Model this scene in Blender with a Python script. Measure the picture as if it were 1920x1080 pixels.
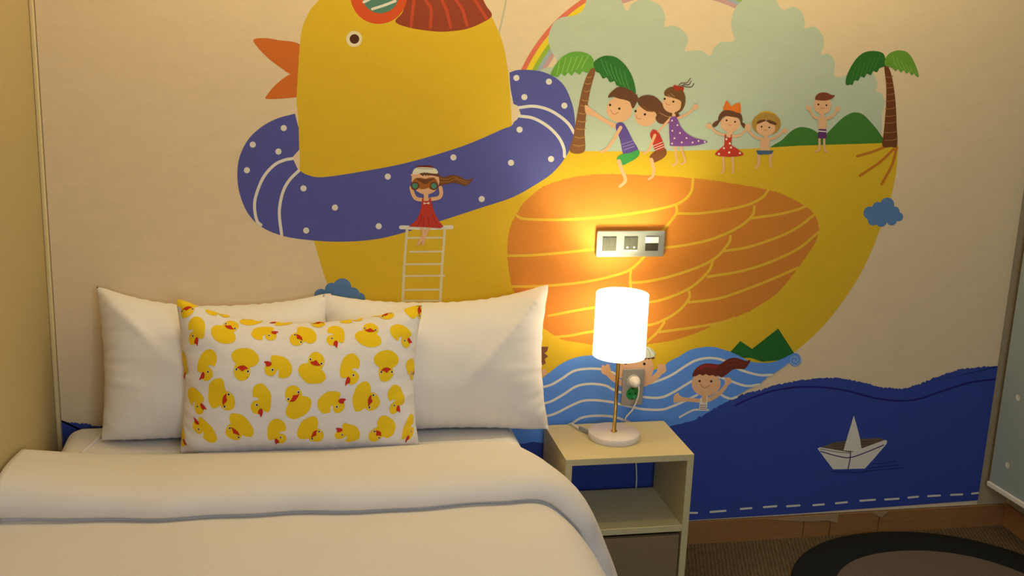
import bpy, bmesh, math, random
import numpy as np
from mathutils import Vector, Matrix
from mathutils.geometry import tessellate_polygon, delaunay_2d_cdt

for o in list(bpy.data.objects): bpy.data.objects.remove(o)
random.seed(7); rng = np.random.default_rng(7)
C = bpy.context.scene.collection
S = bpy.context.scene

# ------------------------------------------------------------ camera
YAW, PITCH, ROLL, FPX = 0.207294, 0.245374, 0.038084, 2109.74
CAM = np.array([0.64053, -3.22491, 1.70605])
def cam_axes():
    cy, sy, cp, sp = math.cos(YAW), math.sin(YAW), math.cos(PITCH), math.sin(PITCH)
    f = np.array([sy*cp, cy*cp, -sp]); r = np.array([cy, -sy, 0]); u = np.cross(r, f)
    cr, sr = math.cos(ROLL), math.sin(ROLL)
    return cr*r + sr*u, -sr*r + cr*u, f
CR, CU, CF = cam_axes()
cd = bpy.data.cameras.new('camera'); cam = bpy.data.objects.new('camera', cd); C.objects.link(cam)
cam.matrix_world = Matrix(((CR[0], CU[0], -CF[0], CAM[0]), (CR[1], CU[1], -CF[1], CAM[1]),
                           (CR[2], CU[2], -CF[2], CAM[2]), (0, 0, 0, 1)))
cd.sensor_width = 36; cd.lens = FPX/1920*36; cd.clip_start = 0.05; S.camera = cam

# ------------------------------------------------------------ world, exposure
w = bpy.data.worlds.new('night'); S.world = w; w.use_nodes = True
w.node_tree.nodes['Background'].inputs[0].default_value = (0.02, 0.025, 0.04, 1)
w.node_tree.nodes['Background'].inputs[1].default_value = 0.3
S.view_settings.view_transform = 'Standard'; S.view_settings.look = 'None'
S.view_settings.exposure = 0.0; S.view_settings.gamma = 1; S.view_settings.use_curve_mapping = False

# ------------------------------------------------------------ unseen lights: warm ceiling lamps, plus added panel and rear fill
def area(name, loc, rot, sx, sy, watts, col, shape='RECTANGLE', spread=180):
    l = bpy.data.lights.new(name, 'AREA'); l.shape = shape; l.size = sx
    if shape in ('RECTANGLE', 'ELLIPSE'): l.size_y = sy
    l.energy = watts; l.color = col; l.spread = math.radians(spread)
    o = bpy.data.objects.new(name, l); C.objects.link(o); o.location = loc; o.rotation_euler = rot
    return o
WARM = (1.0, 0.81, 0.42); MILD = (0.93, 0.93, 0.95); REAR_FILL = (0.60, 0.80, 1.0)
COVE_W, DOWN_W, ROOM_W, REAR_FILL_W = 14.0, 1.7, 11.5, 26.0
cove = area('cove_strip_light', (1.50, -0.34, 2.40), (math.radians(24), 0, 0), 2.5, 0.05, COVE_W, WARM)
DOWN = [(0.45, -0.75), (1.75, -0.75)]
dl = [area('downlight_lamp', (x, y, 2.432), (0, 0, 0), 0.09, 0.09, DOWN_W, WARM, 'DISK') for x, y in DOWN]
rear_fill = area('rear_fill_light', (1.35, -4.36, 1.55), (math.radians(90), 0, 0), 1.25, 0.95, REAR_FILL_W, REAR_FILL)  # cool fill added behind the camera to lift faces turned that way
room_l = area('room_fill_lamp', (1.45, -2.9, 2.40), (0, 0, 0), 0.42, 0.42, ROOM_W, MILD)  # neutral overhead fill, its fixture is invented

# ------------------------------------------------------------ helpers
def srgb(r, g, b):
    f = lambda c: (c/255/12.92) if c/255 <= 0.04045 else ((c/255+0.055)/1.055)**2.4
    return (f(r), f(g), f(b), 1.0)
def mat(name, col, rough=0.7, metal=0.0, noise=0.0, nscale=30, bump=0.0, bscale=200, spec=0.3, stretch=(1, 1, 1), emit=None, es=0, sheen=0.0):
    m = bpy.data.materials.new(name); m.use_nodes = True; nt = m.node_tree; N = nt.nodes; L = nt.links
    b = N['Principled BSDF']; b.inputs['Roughness'].default_value = rough; b.inputs['Metallic'].default_value = metal
    b.inputs['Specular IOR Level'].default_value = spec; b.inputs['Base Color'].default_value = col
    if sheen: b.inputs['Sheen Weight'].default_value = sheen
    tc = N.new('ShaderNodeTexCoord'); mp = N.new('ShaderNodeMapping'); mp.inputs['Scale'].default_value = stretch
    L.new(tc.outputs['Object'], mp.inputs[0])
    n = N.new('ShaderNodeTexNoise'); n.inputs['Scale'].default_value = nscale; n.inputs['Detail'].default_value = 5
    L.new(mp.outputs[0], n.inputs['Vector'])
    mr = N.new('ShaderNodeMapRange'); mr.inputs[1].default_value = 0.25; mr.inputs[2].default_value = 0.75
    mr.inputs[3].default_value = 1-noise; mr.inputs[4].default_value = 1+noise
    L.new(n.outputs[0], mr.inputs[0])
    mx = N.new('ShaderNodeVectorMath'); mx.operation = 'SCALE'; mx.inputs[0].default_value = col[:3]
    L.new(mr.outputs[0], mx.inputs['Scale']); L.new(mx.outputs[0], b.inputs['Base Color'])
    if bump:
        n2 = N.new('ShaderNodeTexNoise'); n2.inputs['Scale'].default_value = bscale; n2.inputs['Detail'].default_value = 3
        L.new(mp.outputs[0], n2.inputs['Vector'])
        bp = N.new('ShaderNodeBump'); bp.inputs['Strength'].default_value = bump; bp.inputs['Distance'].default_value = 0.002
        L.new(n2.outputs[0], bp.inputs['Height']); L.new(bp.outputs[0], b.inputs['Normal'])
    if emit: b.inputs['Emission Color'].default_value = emit; b.inputs['Emission Strength'].default_value = es
    return m
def attr_mat(name, attr, rough=0.75, noise=0.05, nscale=25, fine=0.04, fscale=600, spec=0.2, bump=0.15):
    """printed surface: colour stored per face, with the mottled grain of the print"""
    m = bpy.data.materials.new(name); m.use_nodes = True; nt = m.node_tree; N = nt.nodes; L = nt.links
    b = N['Principled BSDF']; b.inputs['Roughness'].default_value = rough; b.inputs['Specular IOR Level'].default_value = spec
    a = N.new('ShaderNodeAttribute'); a.attribute_name = attr
    tc = N.new('ShaderNodeTexCoord')
    n = N.new('ShaderNodeTexNoise'); n.inputs['Scale'].default_value = nscale; n.inputs['Detail'].default_value = 8; n.inputs['Roughness'].default_value = 0.65
    mp = N.new('ShaderNodeMapping'); mp.inputs['Scale'].default_value = (0.6, 1, 1.4)
    L.new(tc.outputs['Object'], mp.inputs[0]); L.new(mp.outputs[0], n.inputs['Vector'])
    mr = N.new('ShaderNodeMapRange'); mr.inputs[1].default_value = 0.3; mr.inputs[2].default_value = 0.7
    mr.inputs[3].default_value = 1-noise; mr.inputs[4].default_value = 1+noise; L.new(n.outputs[0], mr.inputs[0])
    wv = N.new('ShaderNodeTexNoise'); wv.inputs['Scale'].default_value = fscale
    mp2 = N.new('ShaderNodeMapping'); mp2.inputs['Scale'].default_value = (0.25, 1, 1)
    L.new(tc.outputs['Object'], mp2.inputs[0]); L.new(mp2.outputs[0], wv.inputs['Vector'])
    mr2 = N.new('ShaderNodeMapRange'); mr2.inputs[1].default_value = 0.3; mr2.inputs[2].default_value = 0.7
    mr2.inputs[3].default_value = 1-fine; mr2.inputs[4].default_value = 1+fine; L.new(wv.outputs[0], mr2.inputs[0])
    mu = N.new('ShaderNodeMath'); mu.operation = 'MULTIPLY'; L.new(mr.outputs[0], mu.inputs[0]); L.new(mr2.outputs[0], mu.inputs[1])
    mx = N.new('ShaderNodeVectorMath'); mx.operation = 'SCALE'; L.new(a.outputs['Color'], mx.inputs[0]); L.new(mu.outputs[0], mx.inputs['Scale'])
    L.new(mx.outputs[0], b.inputs['Base Color'])
    bp = N.new('ShaderNodeBump'); bp.inputs['Strength'].default_value = bump; bp.inputs['Distance'].default_value = 0.001
    L.new(wv.outputs[0], bp.inputs['Height']); L.new(bp.outputs[0], b.inputs['Normal'])
    return m
def link(name, me, parent=None, smooth=False, label=None, cat=None, group=None, kind=None):
    o = bpy.data.objects.new(name, me); C.objects.link(o)
    if parent: o.parent = parent
    if smooth: me.polygons.foreach_set('use_smooth', [True]*len(me.polygons))
    for k, v in (('label', label), ('category', cat), ('group', group), ('kind', kind)):
        if v: o[k] = v
    return o
def empty(name, loc, label, cat, group=None, rz=0):
    o = bpy.data.objects.new(name, None); C.objects.link(o); o.location = loc; o.rotation_euler.z = rz
    o.empty_display_size = 0.1; o['label'] = label; o['category'] = cat
    if group: o['group'] = group
    return o
def bm_obj(name, bm, ms, parent=None, bevel=0, smooth=False, **kw):
    me = bpy.data.meshes.new(name)
    bmesh.ops.recalc_face_normals(bm, faces=bm.faces)
    bm.to_mesh(me); bm.free()
    for m in (ms if isinstance(ms, (list, tuple)) else [ms]): me.materials.append(m)
    o = link(name, me, parent, smooth, **kw)
    if bevel:
        b = o.modifiers.new('bevel', 'BEVEL'); b.width = bevel; b.segments = 3; b.limit_method = 'ANGLE'
    return o
def add_box(bm, x0, x1, y0, y1, z0, z1, mi=0):
    v = [bm.verts.new(p) for p in ((x0,y0,z0),(x1,y0,z0),(x1,y1,z0),(x0,y1,z0),(x0,y0,z1),(x1,y0,z1),(x1,y1,z1),(x0,y1,z1))]
    for f in ((0,3,2,1),(4,5,6,7),(0,1,5,4),(1,2,6,5),(2,3,7,6),(3,0,4,7)):
        bm.faces.new([v[i] for i in f]).material_index = mi
def box(name, b, m, parent=None, bevel=0, **kw):
    bm = bmesh.new(); add_box(bm, *b); return bm_obj(name, bm, m, parent, bevel, **kw)
def lathe(name, prof, m, loc, parent=None, seg=64, axis='z', closed=False, **kw):
    bm = bmesh.new(); rings = []
    for r, h in prof:
        ring = []
        for i in range(seg):
            a = 2*math.pi*i/seg; c, s = r*math.cos(a), r*math.sin(a)
            p = (c, s, h) if axis == 'z' else (c, -h, s)
            ring.append(bm.verts.new((p[0]+loc[0], p[1]+loc[1], p[2]+loc[2])))
        rings.append(ring)
    n = len(rings)
    for k in range(n if closed else n-1):
        A, B = rings[k], rings[(k+1) % n]
        for i in range(seg): bm.faces.new((A[i], A[(i+1) % seg], B[(i+1) % seg], B[i]))
    bmesh.ops.remove_doubles(bm, verts=bm.verts, dist=1e-6)
    return bm_obj(name, bm, m, parent, smooth=True, **kw)
def catmull(P, closed, k=6):
    P = np.array(P, float); n = len(P); out = []
    rngs = range(n if closed else n-1)
    for i in rngs:
        p0 = P[(i-1) % n] if closed or i > 0 else 2*P[0]-P[1]
        p1 = P[i]; p2 = P[(i+1) % n]
        p3 = P[(i+2) % n] if closed or i+2 < n else 2*P[-1]-P[-2]
        for j in range(k):
            t = j/k
            out.append(0.5*((2*p1)+(-p0+p2)*t+(2*p0-5*p1+4*p2-p3)*t*t+(-p0+3*p1-3*p2+p3)*t**3))
    if not closed: out.append(P[-1])
    return np.array(out)
def tube(name, pts, r, m, parent=None, k=8, seg=10, **kw):
    P = catmull(pts, False, k); bm = bmesh.new(); rings = []
    for i, p in enumerate(P):
        t = P[min(i+1, len(P)-1)]-P[max(i-1, 0)]; t /= np.linalg.norm(t)
        a = np.cross(t, (0.31, 0.2, 0.93)); a /= np.linalg.norm(a); b = np.cross(t, a)
        rings.append([bm.verts.new(p+r*(math.cos(2*math.pi*j/seg)*a+math.sin(2*math.pi*j/seg)*b)) for j in range(seg)])
    for A, B in zip(rings, rings[1:]):
        for j in range(seg): bm.faces.new((A[j], A[(j+1) % seg], B[(j+1) % seg], B[j]))
    bm.faces.new(rings[0][::-1]); bm.faces.new(rings[-1])
    return bm_obj(name, bm, m, parent, smooth=True, **kw)
def wall_at(px, py, y=0.0):
    """point of the picture wall that the photograph shows at (px, py)"""
    d = CF + CR*((px-960)/FPX) - CU*((py-540)/FPX); t = (y-CAM[1])/d[1]; p = CAM+t*d
    return p[0], p[2]
def to_px(P):
    d = np.asarray(P)-CAM; z = d@CF
    return np.stack([960+FPX*(d@CR)/z, 540-FPX*(d@CU)/z], -1)

# ------------------------------------------------------------ materials
M_wall = mat('beige_wall_paint', srgb(176, 156, 122), 0.85, noise=0.03, bump=0.2, bscale=350)
M_left = mat('textured_tan_wallpaper', srgb(190, 170, 122), 0.8, noise=0.06, nscale=260, bump=0.5, bscale=420)
M_ceil = mat('ceiling_paint', srgb(235, 230, 220), 0.9)
M_wood = mat('skirting_wood', srgb(150, 104, 60), 0.55, noise=0.14, nscale=10, stretch=(1, 8, 12), spec=0.3)
M_gap = mat('dark_gap', srgb(40, 28, 18), 0.9)
M_bead = mat('corner_bead_paint', srgb(222, 200, 150), 0.7)
M_white = mat('white_cotton', srgb(236, 229, 224), 0.85, noise=0.015, nscale=8, bump=0.25, bscale=900, sheen=0.15)
M_duvet = mat('duvet_cotton', srgb(228, 220, 214), 0.85, noise=0.015, nscale=5, bump=0.25, bscale=700, sheen=0.15)
M_oak = mat('pale_oak_laminate', srgb(206, 192, 146), 0.5, noise=0.05, nscale=14, stretch=(1.2, 14, 14), bump=0.1, bscale=120, spec=0.35)
M_drawer = mat('brown_drawer_front', srgb(138, 116, 84), 0.6, noise=0.03, nscale=20)
M_marble = mat('white_marble', srgb(225, 216, 212), 0.3, noise=0.10, nscale=14, spec=0.5)
M_brass = mat('brushed_brass', srgb(214, 172, 92), 0.28, metal=1.0, noise=0.03)
M_silver = mat('satin_silver', srgb(158, 160, 156), 0.4, metal=0.5, noise=0.02, spec=0.5)
M_switch = mat('grey_rocker', srgb(60, 60, 52), 0.45, spec=0.5)
M_dark = mat('dark_glass_key', srgb(48, 46, 38), 0.3, spec=0.6)
M_label = mat('white_label', srgb(226, 220, 214), 0.6)
M_plate = mat('grey_socket_plate', srgb(160, 152, 142), 0.45, metal=0.2, spec=0.5)
M_green = mat('green_socket', srgb(24, 140, 62), 0.35, spec=0.5)
M_sockw = mat('pale_socket', srgb(205, 200, 185), 0.4)
M_cord = mat('white_plastic', srgb(228, 222, 210), 0.4, spec=0.5)
M_hole = mat('black_hole', srgb(18, 18, 16), 0.7)
M_rugo = mat('black_rug_pile', srgb(19, 22, 24), 0.95, noise=0.35, nscale=160, bump=0.8, bscale=500)
M_rugi = mat('taupe_rug_pile', srgb(100, 86, 78), 0.95, noise=0.15, nscale=160, bump=0.8, bscale=500)
M_blind = mat('pale_blue_blind_fabric', srgb(146, 158, 158), 0.8, noise=0.02, nscale=60, bump=0.2)
M_dot = mat('white_print', srgb(214, 208, 190), 0.8)
M_bar = mat('white_blind_bar', srgb(225, 220, 212), 0.45)
M_tape = mat('frosted_tape', srgb(168, 136, 100), 0.4, spec=0.5)
M_mural = attr_mat('printed_mural_paper', 'paint', 0.72, noise=0.03, nscale=20, fine=0.03)
M_print = attr_mat('printed_cotton', 'paint', 0.85, noise=0.03, nscale=30, fine=0.02)

# carpet: brown loop pile with woven stripes
M_carpet = mat('woven_brown_carpet', srgb(94, 76, 52), 0.95, noise=0.3, nscale=90, stretch=(1, 0.35, 1), bump=0.9, bscale=260)
nt = M_carpet.node_tree; N = nt.nodes; L = nt.links
wv = N.new('ShaderNodeTexWave'); wv.inputs['Scale'].default_value = 26; wv.inputs['Distortion'].default_value = 2.5; wv.inputs['Detail'].default_value = 3
tc = N.new('ShaderNodeTexCoord'); mp = N.new('ShaderNodeMapping'); mp.inputs['Rotation'].default_value = (0, 0, math.radians(18)); L.new(tc.outputs['Object'], mp.inputs[0]); L.new(mp.outputs[0], wv.inputs['Vector'])
mr = N.new('ShaderNodeMapRange'); mr.inputs[3].default_value = 0.62; mr.inputs[4].default_value = 1.15; L.new(wv.outputs['Fac'], mr.inputs[0])
bs = N['Principled BSDF']; src = bs.inputs['Base Color'].links[0].from_socket
sc = N.new('ShaderNodeVectorMath'); sc.operation = 'SCALE'; L.new(src, sc.inputs[0]); L.new(mr.outputs[0], sc.inputs['Scale']); L.new(sc.outputs[0], bs.inputs['Base Color'])

# ------------------------------------------------------------ room shell
XR, YB, ZC = 3.12, -4.3, 2.45
st = dict(kind='structure')
box('floor', (-0.1, XR+0.1, YB-0.1, 0.1, -0.1, 0), M_carpet, **st)
box('ceiling', (-0.1, XR+0.1, YB-0.1, 0.1, ZC, ZC+0.1), M_ceil, **st)
box('wall_back', (0, XR, 0, 0.1, 0, ZC), M_wall, **st)
box('wall_left', (-0.1, 0, YB, 0.1, 0, ZC), M_left, **st)
box('wall_right', (XR, XR+0.1, YB, 0.1, 0, ZC), M_wall, **st)
bm = bmesh.new()   # rear wall, with an added opening for the cool fill light
for b in ((0, 0.68, 0, ZC), (2.02, XR, 0, ZC), (0.68, 2.02, 0, 1.02), (0.68, 2.02, 2.08, ZC)): add_box(bm, b[0], b[1], YB-0.1, YB, b[2], b[3])
bm_obj('wall_front', bm, M_wall, **st)
bm = bmesh.new()
for b in ((0.68, 0.73, 1.02, 2.08), (1.97, 2.02, 1.02, 2.08), (0.73, 1.97, 1.02, 1.07), (0.73, 1.97, 2.03, 2.08), (1.335, 1.365, 1.07, 2.03)): add_box(bm, b[0], b[1], YB-0.05, YB-0.01, b[2], b[3])
bm_obj('added_window_1', bm, M_bar, **st)  # made-up frame around the rear fill opening
ZB = 0.0795
bm = bmesh.new(); add_box(bm, 1.0, XR, -0.006, 0, 0, 0.077, 1)
js = [1.0] + [wall_at(px, py)[0] for px, py in ((1503, 990), (1553, 985), (1644, 975))] + [XR-0.012]
for a, b in zip(js, js[1:]): add_box(bm, a+0.0015, b-0.0015, -0.012, -0.006, 0, 0.0785, 0)
bm_obj('baseboard_back', bm, [M_wood, M_gap], **st)
bm = bmesh.new(); add_box(bm, XR-0.012, XR, YB, -0.0, 0, 0.082, 0)
bm_obj('baseboard_right', bm, [M_wood], bevel=0.001, **st)
box('trim_1', (0.0, 0.012, -0.012, 0, 0, ZC), M_bead, bevel=0.004, **st)

# recessed cove profile that carries the warm strip, downlights and the added fill panel
f = empty('cove_light', (1.50, -0.38, 2.38), 'long aluminium channel with warm light strip under the ceiling', 'ceiling light')
box('channel', (-1.32, 1.32, -0.02, 0.0, 0, 0.07), M_silver, f)
for (x, y) in DOWN:
    d = empty('downlight', (x, y, 2.435), 'round recessed warm downlight above the %s side of the bed' % ('wall' if x < 1 else 'nightstand'), 'ceiling light', 'downlights over the bed')
    lathe('bezel', [(0.048, 0.014), (0.046, 0.0), (0.058, 0.0), (0.060, 0.014)], M_bar, (0, 0, 0), d)
p = empty('fill_panel', (1.45, -2.9, 2.405), 'square white fill light panel added on the ceiling, out of view', 'ceiling light')
bm = bmesh.new()
for b in ((-0.24, 0.24, -0.24, -0.22), (-0.24, 0.24, 0.22, 0.24), (-0.24, -0.22, -0.22, 0.22), (0.22, 0.24, -0.22, 0.22)): add_box(bm, *b, 0, 0.045)
bm_obj('frame', bm, M_bar, p)

# ------------------------------------------------------------ the mural
class Art:
    """flat shapes of one print, collected into one mesh; painter's order"""
    def __init__(s): s.v = []; s.f = []; s.c = []; s.n = 0
    def poly(s, P, col):
        P = [tuple(p) for p in P]; s.n += 1; k = len(s.v)
        s.v += [(x, y, s.n) for x, y in P]
        for t in tessellate_polygon([[Vector((x, y, 0)) for x, y in P]]):
            s.f.append([k+i for i in t]); s.c.append(col)
A = Art()
OX, OY, OS = 0, 0, 1
def zoom(ox, oy, s):
    global OX, OY, OS; OX, OY, OS = ox, oy, s
def T(P): return np.array([(OX+x*OS, OY+y*OS) for x, y in P])
def shape(P, col, smooth=True, k=6, rough=0.0):
    Q = T(P)
    if smooth: Q = catmull(Q, True, k)
    if rough:
        Q = [q for a, b in zip(Q, np.roll(Q, -1, 0)) for q in (a, a*(2/3)+b/3, a/3+b*(2/3))]
        Q = np.array(Q); Q = Q+rng.normal(0, rough, Q.shape)
    A.poly(Q, col)
def ell(cx, cy, rx, col, ry=None, rot=0):
    ry = ry or rx; a = np.linspace(0, 2*np.pi, 33)[:-1]; c, s = math.cos(rot), math.sin(rot)
    A.poly(T([(cx+rx*math.cos(t)*c-ry*math.sin(t)*s, cy+rx*math.cos(t)*s+ry*math.sin(t)*c) for t in a]), col)
def stroke(P, wd, col, w2=None, k=6):
    Q = catmull(T(P), False, k) if len(P) > 2 else T(P); wd *= OS; w2 = wd if w2 is None else w2*OS
    n = len(Q); Lf = []; Rt = []
    for i in range(n):
        t = Q[min(i+1, n-1)]-Q[max(i-1, 0)]; t = t/(np.linalg.norm(t)+1e-9); nn = np.array([-t[1], t[0]])
        r = (wd+(w2-wd)*i/(n-1))/2
        Lf.append(Q[i]+nn*r); Rt.append(Q[i]-nn*r)
        if i == 0: t0, r0 = t, r
    cap1 = [Q[-1]+r*(math.cos(a)*np.array([-t[1], t[0]])+math.sin(a)*t) for a in (0.5, 1.05, 1.57, 2.1, 2.64)]
    cap0 = [Q[0]+r0*(-math.cos(a)*np.array([-t0[1], t0[0]])-math.sin(a)*t0) for a in (0.5, 1.05, 1.57, 2.1, 2.64)]
    A.poly(Lf+cap1+Rt[::-1]+cap0, col)

CREAM = srgb(230, 206, 170); YEL = srgb(222, 182, 42); ORA = srgb(212, 132, 50); RING = srgb(86, 88, 162)
SEA = srgb(54, 72, 156); WAVE = srgb(96, 148, 232); WHT = srgb(228, 220, 208); SKIN = srgb(228, 178, 136)
CLOUD = srgb(188, 200, 178); BCLD = srgb(92, 130, 180); BEAK = srgb(212, 112, 44); GDK = srgb(44, 106, 46); GLT = srgb(104, 164, 62)
TRK = srgb(132, 86, 52); HAIR = srgb(104, 66, 42); BLK = srgb(44, 34, 28); RED = srgb(190, 58, 44); HILL = srgb(66, 122, 48)
PUR = srgb(126, 78, 150); SAND = YEL; DRED = srgb(150, 66, 42); MOUTH = srgb(196, 96, 70)

# rainbow
zoom(0, 0, 1)
def arc(r0, r1, col):
    a = np.linspace(math.radians(196), math.radians(385), 90)
    A.poly([(1262+r0*math.cos(t), 262+r0*math.sin(t)) for t in a]+[(1262+r1*math.cos(t), 262+r1*math.sin(t)) for t in a[::-1]], col)
for r0, r1, col in ((305, 314, srgb(222, 116, 90)), (295, 305, srgb(236, 208, 50)), (287, 295, srgb(156, 184, 66)), (280, 287, srgb(158, 176, 188)), (272, 280, srgb(200, 156, 158))): arc(r0, r1, col)
# pale cloud bank behind the island
shape([(1068,284),(1070,200),(1040,150),(1036,128),(1044,114),(1034,96),(1028,72),(1036,46),(1052,33),(1080,28),(1096,13),(1104,-20),(1130,-34),(1158,-12),(1174,20),
       (1186,6),(1208,-1),(1236,9),(1247,31),(1246,50),(1264,48),(1282,59),(1290,75),(1284,95),(1304,94),(1318,97),(1331,105),(1338,91),(1351,79),(1376,76),
       (1371,50),(1375,22),(1390,2),(1420,-14),(1448,-8),(1466,18),(1487,13),(1503,23),(1509,42),(1508,53),(1527,50),(1542,67),(1544,84),(1539,102),(1553,101),(1565,117),
       (1564,143),(1585,141),(1610,132),(1634,135),(1645,157),(1642,171),(1653,176),(1658,195),(1653,215),(1652,250),(1640,280),(1560,290)], CLOUD)
ell(1030, 150, 26, CLOUD, 24)
# hills on the duck's back
zoom(1300, 0, 1/3)
shape([(435,850),(500,785),(550,737),(600,715),(655,722),(700,748),(760,800),(800,850)], HILL)
shape([(690,850),(700,800),(760,740),(830,670),(880,638),(915,632),(955,645),(1000,690),(1050,755),(1085,850)], HILL)
# duck body
zoom(0, 0, 1)
body = [(585,440),(597,480),(613,530),(640,590),(690,650),(760,700),(860,740),(1000,760),(1150,770),(1300,750),(1430,700),(1488,661),(1547,607),(1599,537),(1629,481),(1651,426),(1670,370),(1680,320),(1684,272)]
body = list(catmull(body, False, 5))+[(1660,268),(1600,270),(1500,273),(1400,279),(1300,282),(1200,284),(1068,283),(900,300),(620,340)]
A.poly(body, YEL)
# wing
zoom(940, 300, 0.37037)
shape([(75,275),(130,200),(220,130),(350,90),(480,73),(640,72),(800,80),(1000,95),(1150,115),(1350,150),(1450,185),(1530,230),(1580,270),(1605,330),(1600,390),(1570,450),(1490,560),(1410,660),
       (1300,740),(1200,790),(1100,825),(1000,870),(900,905),(800,925),(700,935),(500,938),(400,925),(300,905),(200,840),(120,760),(60,660),(35,540),(30,430),(45,340)], ORA, rough=0.5)
WL = srgb(226, 182, 56)
for P in ([(75,280),(120,298),(300,302),(500,290),(700,265),(850,235),(920,205),(960,160),(970,95)],
          [(885,232),(885,270),(840,330),(790,390),(730,480),(650,555),(550,590),(400,620),(200,638),(50,640)],
          [(885,270),(1000,270),(1150,250),(1250,225),(1320,190),(1352,150)],
          [(1280,235),(1270,280),(1200,340),(1080,395),(960,425),(830,443),(650,450),(480,452),(300,470),(150,482),(35,484)],
          [(1260,295),(1400,275),(1500,250),(1540,232)],
          [(1160,385),(1150,420),(1090,490),(1000,540),(850,590),(720,617),(650,620)],
          [(655,560),(652,590),(655,650)],
          [(1130,460),(1250,440),(1400,390),(1500,340),(1585,275)],
          [(1070,510),(1050,560),(980,630),(900,675),(800,710),(720,722),(460,748),(240,788)],
          [(1045,590),(1200,565),(1350,520),(1500,450),(1605,365)],
          [(950,665),(950,700),(900,760),(820,810),(720,840),(460,868),(350,888),(260,897)],
          [(950,720),(1100,700),(1250,650),(1400,590),(1500,545)],
          [(825,820),(790,870),(730,925)], [(800,870),(950,850),(1100,825),(1180,800)]):
    stroke(P, 13, WL)
# beak, head, cap, goggle, eye
zoom(400, 0, 0.29167)
for P in ([(258,255),(330,245),(420,258),(555,285),(600,400),(600,500),(495,475),(440,440),(360,380),(290,310)], [(600,440),(600,620),(545,624),(440,634),(350,636),(338,622),(400,545),(495,475)]):
    shape(P, BEAK)
stroke([(1895,-80),(1870,60),(1835,215)], 12, srgb(196, 186, 160))
zoom(0, 0, 1)
head = list(catmull([(562,345),(559,222),(556,190),(559,131),(562,87),(567,52),(581,20),(598,0),(640,-50),(710,-86),(800,-84),(870,-48),(910,9),(922,32),(940,73),(950,117),(955,163),(960,235)], False, 6))+[(960,330)]
A.poly(head, YEL)
zoom(400, 0, 0.29167)
shape([(1170,140),(1215,80),(1235,0),(1260,-140),(1400,-240),(1550,-220),(1680,-100),(1750,30),(1790,100),(1720,150),(1620,188),(1500,203),(1400,200),(1260,178)], DRED)
RS = srgb(192, 76, 46)
for P in ([(1310,-120),(1290,0),(1270,170)], [(1370,-120),(1368,0),(1400,60),(1395,175)], [(1440,-120),(1470,0),(1500,70),(1525,175)], [(1500,-120),(1560,0),(1600,60),(1630,160)], [(1580,-120),(1680,0),(1720,60),(1755,120)]): stroke(P, 20, RS)
zoom(0, 0, 1)
ell(710, -8, 53, srgb(212, 84, 40)); ell(713, -10, 35, srgb(86, 130, 112))
stroke([(685,-10),(710,-30),(740,-36)], 5, WHT); stroke([(682,4),(712,-10),(745,-14)], 5, WHT); stroke([(698,17),(720,10),(741,2)], 5, WHT)
ell(664, 73, 15, srgb(232, 218, 180)); ell(664.5, 73, 9, srgb(82, 46, 26))
# swim ring
ring = [(553,213),(520,222),(490,238),(465,262),(449,295),(445,330),(450,365),(465,400),(490,425),(530,442),(580,450),(640,453),(700,449),(750,438),(817,417),(900,390),(960,370),(1004,346),(1037,323),
        (1063,290),(1077,253),(1077,217),(1070,187),(1057,160),(1037,143),(1010,133),(973,131),(955,136)]
ring = list(catmull(ring, False, 5))+list(catmull([(955,136),(957,165),(963,200),(962,232),(940,243),(867,274),(767,304),(687,320),(607,332),(577,328),(562,320)], False, 4))+[(561,280),(560,240)]
A.poly(ring, RING)
zoom(400, 240, 1/3)
shape([(486,118),(445,165),(465,210),(486,252)], CREAM, False)
for P in ([(445,172),(400,180),(340,210),(280,280),(240,380),(232,450),(245,520),(268,545)], [(480,240),(430,290),(395,350),(375,430),(372,500),(385,602)]): stroke(P, 17, WHT)
zoom(940, 0, 1/3)
shape([(55,578),(92,595),(108,640),(88,672),(58,695)], CREAM, False)
for P in ([(100,605),(180,597),(260,615),(330,655),(380,700),(410,750)], [(100,652),(180,665),(260,710),(320,770),(350,830),(355,880)]): stroke(P, 17, WHT)
zoom(0, 0, 1)
for x, y in ((532,240),(474,271),(522,284),(463,319),(569,353),(628,389),(727,331),(574,432),(710,424),(850,295),(903,373),(958,305),(968,146),(1029,153),(983,182),(1058,198),(974,243),(1033,298)): ell(x, y, 5.7, WHT)
# ladder
zoom(400, 240, 1/3)
for P in ([(1055,558),(1200,562),(1340,557)],): stroke(P, 22, WHT)
LW = srgb(222, 208, 168)
stroke([(1090,565),(1072,800),(1062,1100)], 15, LW); stroke([(1302,565),(1285,800),(1270,1100)], 15, LW)
for a, b, y in ((1095,1292,618),(1105,1288,696),(1085,1288,766),(1080,1298,832),(1075,1272,910),(1075,1270,972),(1070,1266,1040)): stroke([(a,y),(b,y-2)], 11, LW)
# small blue clouds
for x, y, r in ((605,942,38),(665,908,38),(725,896,51),(785,932,36),(822,958,32),(640,965,36),(700,955,50),(760,965,40)): ell(x, y, r, BCLD)
zoom(1340, 300, 0.37037)
for x, y, r in ((785,268,33),(825,240,28),(873,225,35),(910,260,25),(930,287,23),(895,305,26),(842,310,28),(800,305,26),(855,265,48)): ell(x, y, r, BCLD)
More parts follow.
